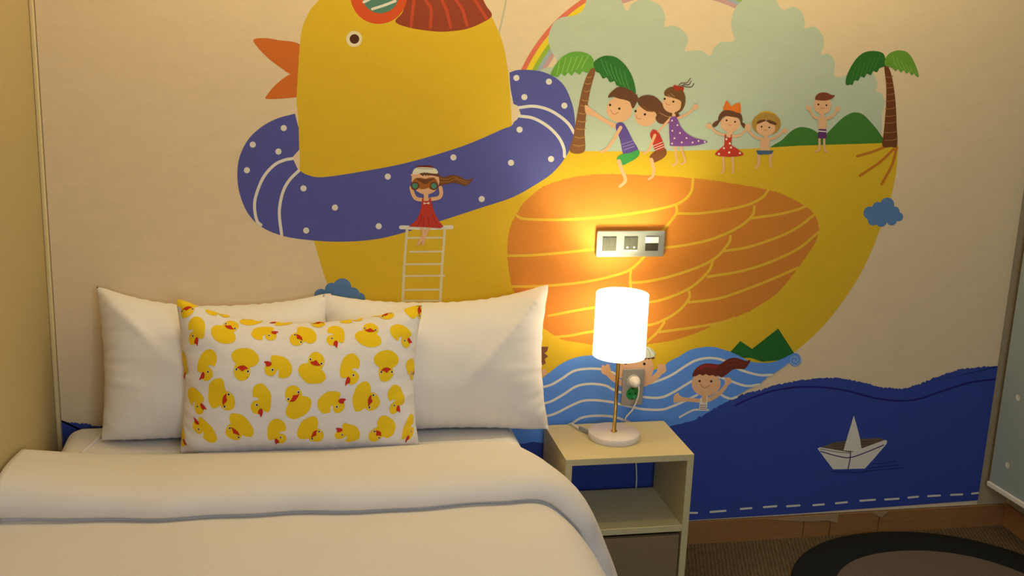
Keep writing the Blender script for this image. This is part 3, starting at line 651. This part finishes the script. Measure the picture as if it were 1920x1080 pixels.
# printed pillow
CW, CH = 0.672, 0.418
F, B = inflate(CW, CH, 40, 26, 0.15, 11); F, B = depinch(F, B, CW, CH, 1.0, 0.35, 0.65, 0.6, [(0, 1, 0.3, 0.6, 0.006, 0.02), (1, 1, 0.7, 0.6, 0.006, 0.02)], 11)
UP = 4
F = upsample(F, UP); B = upsample(B, UP)
cc = [(-1, 1, -0.004, 0.034, 0.0), (1, 1, 0.010, 0.010, 0.0)]
cargs = ((0.685, -0.305, 0.487), 0.20, -0.03, CW, CH, BED_Z+0.004)
PF = place(F, *cargs, corner=cc); PB = place(B, *cargs, corner=cc)
def sample(uv):
    nx, ny = PF.shape[0]-1, PF.shape[1]-1
    a = np.clip(uv[:, 0], 0, 1)*nx; b = np.clip(uv[:, 1], 0, 1)*ny
    i = np.minimum(a.astype(int), nx-1); j = np.minimum(b.astype(int), ny-1); a -= i; b -= j
    a = a[:, None]; b = b[:, None]
    return PF[i, j]*(1-a)*(1-b)+PF[i+1, j]*a*(1-b)+PF[i+1, j+1]*a*b+PF[i, j+1]*(1-a)*b
NF = np.cross(np.gradient(PF, axis=0), np.gradient(PF, axis=1)); NF /= np.linalg.norm(NF, axis=-1, keepdims=True)+1e-9
if NF[NF.shape[0]//2, NF.shape[1]//2, 1] > 0: NF = -NF
PXF = to_px(PF).reshape(-1, 2)
def uv_of_px(x, y):
    k = int(np.argmin(((PXF-np.array([x, y]))**2).sum(1))); i, j = divmod(k, PF.shape[1])
    return i/(PF.shape[0]-1), j/(PF.shape[1]-1)
def duck_parts(kind):
    c = lambda cx, cy, r, n=20: [(cx+r*math.cos(t), cy+r*math.sin(t)) for t in np.linspace(0, 2*math.pi, n+1)[:-1]]
    Y, R, K, Wt = srgb(238, 200, 30), srgb(196, 50, 30), srgb(30, 26, 24), srgb(240, 236, 225)
    if kind == 'A':
        body = catmull([(-44,-5),(-78,25),(-76,62),(-35,86),(15,84),(62,58),(84,22),(70,-4),(40,-16),(10,-28)], True, 4)
        return [(body, Y), (c(-8, -37, 50), Y), (c(-44, -28, 8, 10), Wt), (c(26, -42, 8, 10), Wt), (c(-43, -27, 5.5, 10), K), (c(25, -41, 5.5, 10), K),
                (catmull([(-38,-14),(-22,-24),(-12,-38),(0,-36),(12,-32),(26,-34),(14,-20),(-4,-10),(-20,-8)], True, 3), R)]
    body = catmull([(-72,10),(-56,-25),(-20,-50),(35,-56),(66,-46),(60,-12),(42,8),(14,18),(4,34),(6,55),(-30,58),(-60,40)], True, 4)
    return [(body, Y), (c(55, 22, 37), Y), (c(43, 24, 8, 10), Wt), (c(43, 24, 5.5, 10), K),
            (catmull([(54,-6),(70,-16),(102,-11),(90,0),(84,12),(64,8)], True, 3), R)]
DUCKS = [('A',375,275,-32),('A',1300,300,-32),('A',860,312,115),('A',473,498,162),('A',935,525,-31),('A',1400,510,164),('A',335,715,-126),('A',817,740,17),('A',1275,725,-125),('A',440,925,122),('A',915,945,-139),('A',1375,930,117),
         ('A',112,118,185),('A',515,165,20),('A',955,205,175),('A',1395,165,190),('A',1600,140,-120),
         ('B',600,292,0),('B',165,262,-80),('B',1080,300,-100),('B',1508,298,-40),('Bf',238,485,75),('Bf',722,508,-8),('Bf',1175,512,80),('B',158,712,-31),('B',595,722,-102),('B',1035,745,0),('B',1480,705,-78),
         ('Bf',232,935,-30),('Bf',692,930,90),('Bf',1172,950,-20),('B',88,490,-80),('B',1575,520,-40),('Bf',1560,905,90),('B',70,940,-40),('B',305,150,10),('B',735,195,-170),('B',1165,192,10)]
dv, df, dc = [], [], []
bv = [tuple(p) for p in PF.reshape(-1, 3)]
pm = (CW*0.90/440, CH*0.93/262)         # metres of cloth per pixel of print
for kind, zx, zy, rot in DUCKS:
    px, py = 320+zx*0.287, 540+zy*0.287
    cu, cv = uv_of_px(px, py); a = math.radians(-rot); ca, sa = math.cos(a), math.sin(a)
    for li, (P, col) in enumerate(duck_parts(kind[0])):
        Q = []
        for x, y in P:
            if kind.endswith('f'): x = -x
            X, Y = x*ca-y*sa, x*sa+y*ca
            Q.append((cu*CW+X*0.287*pm[0], cv*CH-Y*0.287*pm[1]))
        Q = np.array(Q); lo = Q.min(0); hi = Q.max(0); pts = [Vector(q) for q in Q]; nb = len(pts); step = 0.0045
        from_in = []
        def inside(x, y):
            c = False; j = len(Q)-1
            for i in range(len(Q)):
                if (Q[i][1] > y) != (Q[j][1] > y) and x < (Q[j][0]-Q[i][0])*(y-Q[i][1])/(Q[j][1]-Q[i][1]+1e-12)+Q[i][0]: c = not c
                j = i
            return c
        gx = np.arange(lo[0]+step/2, hi[0], step); gy = np.arange(lo[1]+step/2, hi[1], step)
        for x in gx:
            for y in gy:
                if inside(x, y) and np.min(np.hypot(Q[:, 0]-x, Q[:, 1]-y)) > step*0.35: pts.append(Vector((x, y)))
        vo, _, fo, _, _, _ = delaunay_2d_cdt(pts, [], [list(range(nb))], 1, 1e-7)
        uv = np.array([(p.x/CW, p.y/CH) for p in vo])
        ok = [f_ for f_ in fo if not (np.all(uv[list(f_)][:, 0] > 1) or np.all(uv[list(f_)][:, 0] < 0) or np.all(uv[list(f_)][:, 1] > 1) or np.all(uv[list(f_)][:, 1] < 0))]
        p3 = sample(uv)
        ni = np.clip((uv[:, 0]*(PF.shape[0]-1)).round().astype(int), 0, PF.shape[0]-1); nj = np.clip((uv[:, 1]*(PF.shape[1]-1)).round().astype(int), 0, PF.shape[1]-1)
        p3 = p3+NF[ni, nj]*(0.0007+0.00018*li)
        k = len(dv); dv += [tuple(p) for p in p3]; df += [[k+i for i in f_] for f_ in ok]; dc += [col]*len(ok)
me = pillow_mesh('duck_print_pillow', PF, PB, M_print)
nb = len(me.vertices); nf = len(me.polygons)
V = [tuple(v.co) for v in me.vertices]+dv; FF = [tuple(p.vertices) for p in me.polygons]+[tuple(nb+i for i in f_) for f_ in df]
me2 = bpy.data.meshes.new('duck_print_pillow'); me2.from_pydata(V, [], FF)
at = me2.attributes.new('paint', 'FLOAT_COLOR', 'FACE'); at.data.foreach_set('color', np.array([srgb(232, 226, 226)]*nf+dc, float).ravel())
me2.materials.append(M_print)
link('duck_print_pillow', me2, smooth=True, label='white pillow printed with yellow rubber ducks, leaning in front of the plain pillows', cat='pillow')

# ------------------------------------------------------------ bed
bed = empty('bed', (0.68, -1.03, 0), 'low double bed with white fitted sheet in the corner by the wall', 'bed')
def local(o, e):
    o.location = -Vector(e.location); return o
BX0, BX1, BY0, BY1 = 0.035, 1.312, -2.05, -0.02
o = box('bed_base', (BX0+0.03, BX1-0.03, BY0+0.03, BY1-0.01, 0.08, 0.28), M_drawer, bed, 0.01); local(o, bed)
for sx in (BX0+0.10, BX1-0.10):
    for sy in (BY0+0.12, BY1-0.12):
        o = lathe('leg', [(0.0, 0.0), (0.022, 0.0), (0.028, 0.08), (0.0, 0.08)], M_drawer, (sx, sy, 0), bed, 20); local(o, bed)
def rounded_slab(name, x0, x1, y0, y1, z0, z1, r, m, parent, wr=0.0):
    bm = bmesh.new(); add_box(bm, x0, x1, y0, y1, z0, z1)
    bmesh.ops.bevel(bm, geom=bm.edges[:], offset=r, segments=6, profile=0.5, affect='EDGES')
    bmesh.ops.subdivide_edges(bm, edges=[e for e in bm.edges if e.calc_length() > 0.1], cuts=10, use_grid_fill=True)
    return bm_obj(name, bm, m, parent, smooth=True)
o = rounded_slab('mattress', BX0, BX1, BY0, BY1, 0.28, BED_Z, 0.045, M_white, bed); local(o, bed)
o = tube('sheet_fold', [(BX0+0.11, BY1-0.012, BED_Z-0.02), (BX0+0.115, BY1-0.03, BED_Z+0.002), (BX0+0.10, BY1-0.12, BED_Z+0.002), (BX0+0.07, BY1-0.22, BED_Z-0.002)], 0.006, M_white, bed); local(o, bed)
o = tube('sheet_fold', [(BX0+0.16, BY1-0.012, BED_Z-0.02), (BX0+0.165, BY1-0.03, BED_Z+0.001), (BX0+0.17, BY1-0.14, BED_Z+0.001)], 0.004, M_white, bed); local(o, bed)

# duvet: swept over the mattress, its head end folded back
def noise2(a, b, s):
    return (np.sin(a*3.1*s+1.3)*np.cos(b*2.3*s+0.4)+0.5*np.sin(a*7.3*s+b*5.1*s)+0.3*np.sin(a*13.7*s-b*11.9*s+2.0))/1.8
prof = [(-0.36,0.003),(-0.33,0.004),(-0.312,0.009),(-0.325,0.020),(-0.36,0.034),(-0.42,0.050),(-0.52,0.073),(-0.62,0.090),(-0.69,0.094),(-0.735,0.084),(-0.757,0.062),(-0.755,0.042),(-0.738,0.031),
        (-0.745,0.029),(-0.77,0.034),(-0.84,0.040),(-0.95,0.044),(-1.15,0.045),(-1.4,0.045),(-1.7,0.045),(-2.0,0.045),(-2.09,0.035)]
tp = catmull(prof, False, 8)
# path over the bed: flat top, rounded edge, hanging side
pp = [(x, BED_Z) for x in np.linspace(0.008, 1.17, 34)]+[(1.22, 0.499), (1.262, 0.488), (1.300, 0.458), (1.332, 0.405), (1.362, 0.335), (1.390, 0.26), (1.412, 0.18), (1.425, 0.12)]
pq = catmull(pp, False, 3); tg = np.gradient(pq, axis=0); tg /= np.linalg.norm(tg, axis=1, keepdims=True)
pts = np.stack([pq[:, 0], pq[:, 1], -tg[:, 1], tg[:, 0]], 1)
ns, ntt = len(pts), len(tp)
s_arc = np.concatenate([[0], np.cumsum(np.hypot(np.diff(pts[:, 0]), np.diff(pts[:, 1])))])
G = np.zeros((ns, ntt, 3))
for i in range(ns):
    x, z, nx_, nz_ = pts[i]; s = s_arc[i]
    fy = 0.009*math.sin(s*5.0+0.6)+0.005*math.sin(s*13)+0.0025*math.sin(s*31)
    hang = min(1.0, max(0.0, (0.46-z)/0.34))
    side = 1/(1+math.exp(-(s-1.24)*28))
    for j in range(ntt):
        y, d = tp[j]; fold = 1/(1+math.exp(-(y+0.757)*60))     # 1 on the folded-back part
        front = math.exp(-((y+0.75)/0.035)**2)
        d2 = d+0.003*noise2(np.array(s*1.8), np.array(y*2.2), 1.0)*(1 if d > 0.03 else 0.2)
        if s < 0.34: d2 += 0.045*(1-s/0.34)**1.6*min(1, d/0.06)*(0.35+0.65*fold)
        d2 += front*0.0035*math.sin(s*44+2*math.sin(s*9))*side
        free = 1/(1+math.exp((y+0.345)*90))                   # clear of the nightstand
        rip = (0.007*hang*math.sin(y*26+s*3)+0.004*hang*math.sin(y*51-s*6))*free+0.006*hang*fold*free
        xx = x+nx_*d2+rip
        if y > -0.345 and s > 1.2: xx = min(xx, 1.418)
        wy = fy*(1.0 if -0.87 < y < -0.57 else 0.4)+0.004*math.sin(s*37)*front*side
        G[i, j] = (xx, y+wy, z+nz_*d2)
Bk = G.copy()
bmv = G.reshape(-1, 3); idx = np.arange(ns*ntt).reshape(ns, ntt)
fc = np.stack([idx[:-1, :-1], idx[1:, :-1], idx[1:, 1:], idx[:-1, 1:]], -1).reshape(-1, 4)
me = bpy.data.meshes.new('duvet'); me.from_pydata(bmv.tolist(), [], fc[:, ::-1].tolist()); me.materials.append(M_duvet)
dv_o = link('duvet', me, smooth=True, label='thick white duvet folded back below the pillows and hanging over the bed side', cat='duvet')
sm = dv_o.modifiers.new('thickness', 'SOLIDIFY'); sm.thickness = 0.004; sm.offset = -1

# ------------------------------------------------------------ nightstand
NX0, NX1, NYF, NYB, NZ = 1.4327, 1.8227, -0.304, -0.027, 0.446
ns_o = empty('nightstand', ((NX0+NX1)/2, (NYF+NYB)/2, 0), 'pale oak nightstand with open shelf and brown drawer beside the bed', 'nightstand')
def nb_(name, b, m, par=ns_o, bev=0.0012, **kw): o = box(name, b, m, par, bev, **kw); o.location = -ns_o.location; return o
TH = 0.020
nb_('top', (NX0, NX1, NYF, NYB, NZ-0.020, NZ), M_oak)
nb_('side_panel', (NX0, NX0+TH, NYF, NYB, 0.0, NZ-0.0201), M_oak)
nb_('side_panel', (NX1-TH, NX1, NYF, NYB, 0.0, NZ-0.0201), M_oak)
nb_('shelf', (NX0+TH, NX1-TH, NYF+0.001, NYB, 0.199, 0.219), M_oak)
nb_('bottom', (NX0+TH, NX1-TH, NYF+0.002, NYB, 0.02, 0.036), M_oak)
bm = bmesh.new(); add_box(bm, NX0+TH+0.005, NX1-TH-0.005, NYF+0.004, NYF+0.020, 0.042, 0.186); add_box(bm, NX0+TH+0.008, NX1-TH-0.008, NYF+0.020, NYB-0.02, 0.046, 0.170)
o = bm_obj('drawer', bm, M_drawer, ns_o, 0.0012, label='brown drawer front'); o.location = -ns_o.location
nb_('back_rail', (NX0+TH, NX1-TH, NYB-0.012, NYB, 0.037, 0.198), M_oak)

# ------------------------------------------------------------ table lamp
LX, LY = 1.6205, -0.150
lamp = empty('table_lamp', (LX, LY, NZ), 'lit table lamp with white drum shade, brass stem and round marble foot', 'lamp')
lathe('base', [(0, 0), (0.0765, 0), (0.078, 0.002), (0.078, 0.018), (0.0765, 0.020), (0, 0.020)], M_marble, (0, 0, 0), lamp)
lathe('pole', [(0, 0.020), (0.0095, 0.020), (0.0095, 0.0225), (0.0058, 0.0235), (0.0058, 0.262), (0.012, 0.264), (0.012, 0.275), (0, 0.275)], M_brass, (0, 0, 0), lamp, 24)
shade_m = mat('glowing_shade_fabric', srgb(250, 244, 230), 0.9, emit=(1.0, 0.86, 0.60, 1), es=5.5)
sh = lathe('lamp_shade', [(0.0785, 0.262), (0.0775, 0.452), (0.0760, 0.452), (0.0770, 0.262)], shade_m, (0, 0, 0), lamp, 96, closed=True)
bm = bmesh.new()
for k in range(3):
    a = k*2*math.pi/3+0.4; c, s = math.cos(a), math.sin(a)
    for r0, r1 in ((0.010, 0.0768),):
        q = [(r0*c, r0*s, 0.268), (r1*c, r1*s, 0.268)]
        n = (-s*0.0012, c*0.0012, 0)
        vs = [bm.verts.new(v) for v in ((q[0][0]+n[0], q[0][1]+n[1], 0.2668), (q[1][0]+n[0], q[1][1]+n[1], 0.2668), (q[1][0]-n[0], q[1][1]-n[1], 0.2668), (q[0][0]-n[0], q[0][1]-n[1], 0.2668),
                                        (q[0][0]+n[0], q[0][1]+n[1], 0.2692), (q[1][0]+n[0], q[1][1]+n[1], 0.2692), (q[1][0]-n[0], q[1][1]-n[1], 0.2692), (q[0][0]-n[0], q[0][1]-n[1], 0.2692))]
        for f_ in ((0,3,2,1),(4,5,6,7),(0,1,5,4),(1,2,6,5),(2,3,7,6),(3,0,4,7)): bm.faces.new([vs[i] for i in f_])
bm_obj('shade_carrier', bm, M_brass, lamp)
lathe('light_block', [(0, 0.2705), (0.0766, 0.2705), (0.0766, 0.2735), (0, 0.2735)], mat('opaque_block_white', srgb(240, 232, 215), 0.6), (0, 0, 0), lamp, 64)  # opaque disc added to keep direct bulb light off the tabletop
bulb_m = mat('lit_bulb', srgb(255, 240, 210), 0.5, emit=(1.0, 0.78, 0.46, 1), es=14)
lathe('bulb', [(0, 0.275), (0.012, 0.276), (0.018, 0.290), (0.022, 0.304), (0.018, 0.320), (0.008, 0.326), (0, 0.327)], bulb_m, (0, 0, 0), lamp, 24)
pl = bpy.data.lights.new('bulb_light', 'POINT'); pl.energy = 15.0; pl.color = (1.0, 0.97, 0.62); pl.shadow_soft_size = 0.02
po = bpy.data.objects.new('bulb_light', pl); C.objects.link(po); po.parent = lamp; po.location = (0, 0.0, 0.352)
OXW, OZW = 1.717, 0.557
cz = lambda z: z-NZ; cx = lambda x: x-LX; cy_ = lambda y: y-LY
cord = tube('cord', [(cx(1.552), cy_(-0.118), 0.006), (cx(1.530), cy_(-0.085), 0.006), (cx(1.515), cy_(-0.040), 0.007), (cx(1.505), cy_(-0.014), -0.02), (cx(1.536), cy_(-0.012), cz(0.40)), (cx(1.520), cy_(-0.013), cz(0.30)),
             (cx(1.52), cy_(-0.013), cz(0.12)), (cx(1.62), cy_(-0.013), cz(0.10)), (cx(1.74), cy_(-0.013), cz(0.17)), (cx(1.742), cy_(-0.013), cz(0.32)), (cx(1.722), cy_(-0.013), cz(0.40)), (cx(1.698), cy_(-0.016), cz(0.45)), (cx(1.714), cy_(-0.034), cz(0.49)), (cx(1.724), cy_(-0.048), cz(0.535)), (cx(1.724), cy_(-0.052), cz(0.568)), (cx(1.719), cy_(-0.044), cz(0.582))], 0.0026, M_cord, lamp, 10)
lathe('plug', [(0, -0.004), (0.017, -0.004), (0.0185, 0.004), (0.018, 0.014), (0.012, 0.026), (0.008, 0.036), (0, 0.038)], M_cord, (cx(OXW+0.001), cy_(-0.0165), cz(OZW+0.021)), cord, 28, 'y')
sw = tube('cord_switch', [(cx(1.553), cy_(-0.120), 0.0085), (cx(1.543), cy_(-0.103), 0.009), (cx(1.531), cy_(-0.084), 0.009)], 0.0055, M_silver, cord, 4, 12, label='small silver switch on the cord')

# ------------------------------------------------------------ wall plates
def rrect_plate(bm, x0, x1, z0, z1, y0, y1, r, mi=0, n=5):
    P = []
    for cx0, cz0, a0 in ((x1-r, z1-r, 0), (x0+r, z1-r, 90), (x0+r, z0+r, 180), (x1-r, z0+r, 270)):
        for k in range(n+1): a = math.radians(a0+90*k/n); P.append((cx0+r*math.cos(a), cz0+r*math.sin(a)))
    A_ = [bm.verts.new((x, y0, z)) for x, z in P]; B_ = [bm.verts.new((x, y1, z)) for x, z in P]
    bm.faces.new(A_[::-1]).material_index = mi; bm.faces.new(B_).material_index = mi
    for i in range(len(P)): bm.faces.new((A_[i], A_[(i+1) % len(P)], B_[(i+1) % len(P)], B_[i])).material_index = mi
YW = -0.0062
so = empty('wall_outlet', (OXW, YW, OZW), 'upright grey double socket plate above the nightstand, lamp plug in it', 'outlet')
def at_so(o): o.location = Vector((-OXW, -YW, -OZW)); return o
bm = bmesh.new(); rrect_plate(bm, OXW-0.035, OXW+0.035, OZW-0.060, OZW+0.060, YW, YW-0.008, 0.006); at_so(bm_obj('plate', bm, M_plate, so, 0.002))
for dz, mm in ((0.021, M_sockw), (-0.021, M_green)):
    s1 = at_so(lathe('socket', [(0.0205, 0.0), (0.0205, 0.0014), (0.0185, 0.0014), (0.0180, 0.0004), (0, 0.0004)], mm, (OXW, YW-0.0085, OZW+dz), so, 36, 'y', label='green socket insert' if dz < 0 else None))
    bm = bmesh.new()
    for ex in (-0.0095, 0.0095): add_box(bm, OXW+ex-0.0024, OXW+ex+0.0024, YW-0.0094, YW-0.0080, OZW+dz-0.0024, OZW+dz+0.0024)
    add_box(bm, OXW-0.003, OXW+0.003, YW-0.0096, YW-0.0080, OZW+dz+0.015, OZW+dz+0.018); add_box(bm, OXW-0.003, OXW+0.003, YW-0.0096, YW-0.0080, OZW+dz-0.018, OZW+dz-0.015)
    bm_obj('pin_hole', bm, M_hole, s1)
SX0, SX1, SZ0, SZ1 = 1.572, 1.789, 0.977, 1.058
sp = empty('switch_plate', ((SX0+SX1)/2, YW, (SZ0+SZ1)/2), 'wide silver three-gang switch plate on the orange wing above the lamp', 'switch')
def at_sp(o): o.location = -Vector(sp.location); return o
bm = bmesh.new(); rrect_plate(bm, SX0, SX1, SZ0, SZ1, YW, YW-0.006, 0.006); at_sp(bm_obj('plate', bm, M_silver, sp, 0.003))
k = (SX1-SX0)/126.0; zc = (SZ0+SZ1)/2
def sbox(name, a, b, z0, z1, m, d=0.0022, par=sp, bev=0.0006, **kw):
    return at_sp(box(name, (SX0+a*k, SX0+b*k, YW-0.006-d, YW-0.0055, z0, z1), m, par, bev, **kw))
h0, h1 = zc-0.0215, zc+0.0215
sbox('rocker', 11.0, 23.2, h0, h1, M_switch); sbox('rocker', 23.8, 36.0, h0, h1, M_switch)
r3 = [sbox('light_key', 50.5, 62.6, h0+0.004, h1, M_switch), sbox('light_key', 63.2, 75.3, h0+0.004, h1, M_switch)]
for rk, xx in zip(r3, (56.5, 69)):
    lm = at_sp(lathe('indicator', [(0, 0.0028), (0.0030, 0.0028), (0.0034, 0.0020)], M_label, (SX0+xx*k, YW-0.006, zc-0.010), rk, 16, 'y')); lm.location = (0, 0, 0)
sbox('key_lip', 50.5, 75.3, h0, h0+0.0035, M_label, 0.0030)
sbox('label_window', 89.5, 113.5, zc+0.003, h1, M_label, 0.0030, label='white upper half of the right module'); sbox('data_port', 89.5, 113.5, h0, zc+0.0025, M_dark, 0.0018, label='dark lower half of the right module')

# tape pieces under the mural edge
def tape(P, label):
    Q = [wall_at(x, y, -0.0155) for x, y in P]; bm = bmesh.new()
    a = [bm.verts.new((x, -0.0133, z)) for x, z in Q]; b = [bm.verts.new((x, -0.0125, z)) for x, z in Q]; n = len(Q)
    bm.faces.new(a); bm.faces.new(b[::-1])
    for i in range(n): bm.faces.new((a[i], b[i], b[(i+1) % n], a[(i+1) % n]))
    bm_obj('tape_piece', bm, M_tape, label=label, cat='tape', group='tape on the skirting board')
tape([(1440,974),(1500,969),(1573,964),(1571,981),(1552,976),(1520,978),(1480,977)], 'long torn strip of pale tape on the skirting under the mural edge')
tape([(1634,961),(1668,958),(1658,966),(1654,971),(1645,967)], 'small torn scrap of pale tape on the skirting nearer the window corner')

# ------------------------------------------------------------ rug
def superell(rx, ry, n=2.15, cnt=120):
    out = []
    for t in np.linspace(0, 2*math.pi, cnt+1)[:-1]:
        c, s = math.cos(t), math.sin(t); out.append((rx*math.copysign(abs(c)**(2/n), c), ry*math.copysign(abs(s)**(2/n), s)))
    return out
bm = bmesh.new(); RCX, RCY = 2.617, -0.535; rings = []
for fx, fy, z in ((0.482, 0.505, 0.0), (0.487, 0.510, 0.006), (0.482, 0.505, 0.012), (0.36, 0.365, 0.013), (0.34, 0.345, 0.013), (0.17, 0.17, 0.013)):
    rings.append([bm.verts.new((RCX+x, RCY+y, z)) for x, y in superell(fx, fy)])
for a, b, mi in zip(rings, rings[1:], (0, 0, 0, 1, 1)):
    n = len(a)
    for i in range(n): bm.faces.new((a[i], a[(i+1) % n], b[(i+1) % n], b[i])).material_index = mi
bm.faces.new(rings[-1]).material_index = 1
bm_obj('round_rug', bm, [M_rugo, M_rugi], smooth=True, label='round black rug with taupe centre on the brown carpet', cat='rug')

# ------------------------------------------------------------ roller blind
bl = empty('roller_blind', (3.018, -0.030, 0.180), 'pale blue roller blind with white dots and white bottom bar', 'blind', rz=math.radians(0))
bl.rotation_euler.z = math.radians(3.6)
bm = bmesh.new(); add_box(bm, 0.0, 0.0012, -1.25, 0.0, 0.0, 2.16)
dots = []
for r in range(18):
    for c_ in range(9):
        y = -0.075-c_*0.15-(0.075 if r % 2 else 0); z = 0.09+r*0.12
        if y > -1.23: dots.append((y, z))
for y, z in dots:
    ring = [bm.verts.new((-0.0008, y+0.0105*math.cos(t), z+0.0105*math.sin(t))) for t in np.linspace(0, 2*math.pi, 17)[:-1]]; bm.faces.new(ring).material_index = 1
bm_obj('fabric', bm, [M_blind, M_dot], bl)
box('bottom_bar', (-0.006, 0.007, -1.25, 0.004, -0.018, 0.0), M_bar, bl, 0.003)
lathe('roller', [(0, 0), (0.02, 0), (0.02, 1.27), (0, 1.27)], M_bar, (0.012, 0.01, 2.17), bl, 24, 'y')
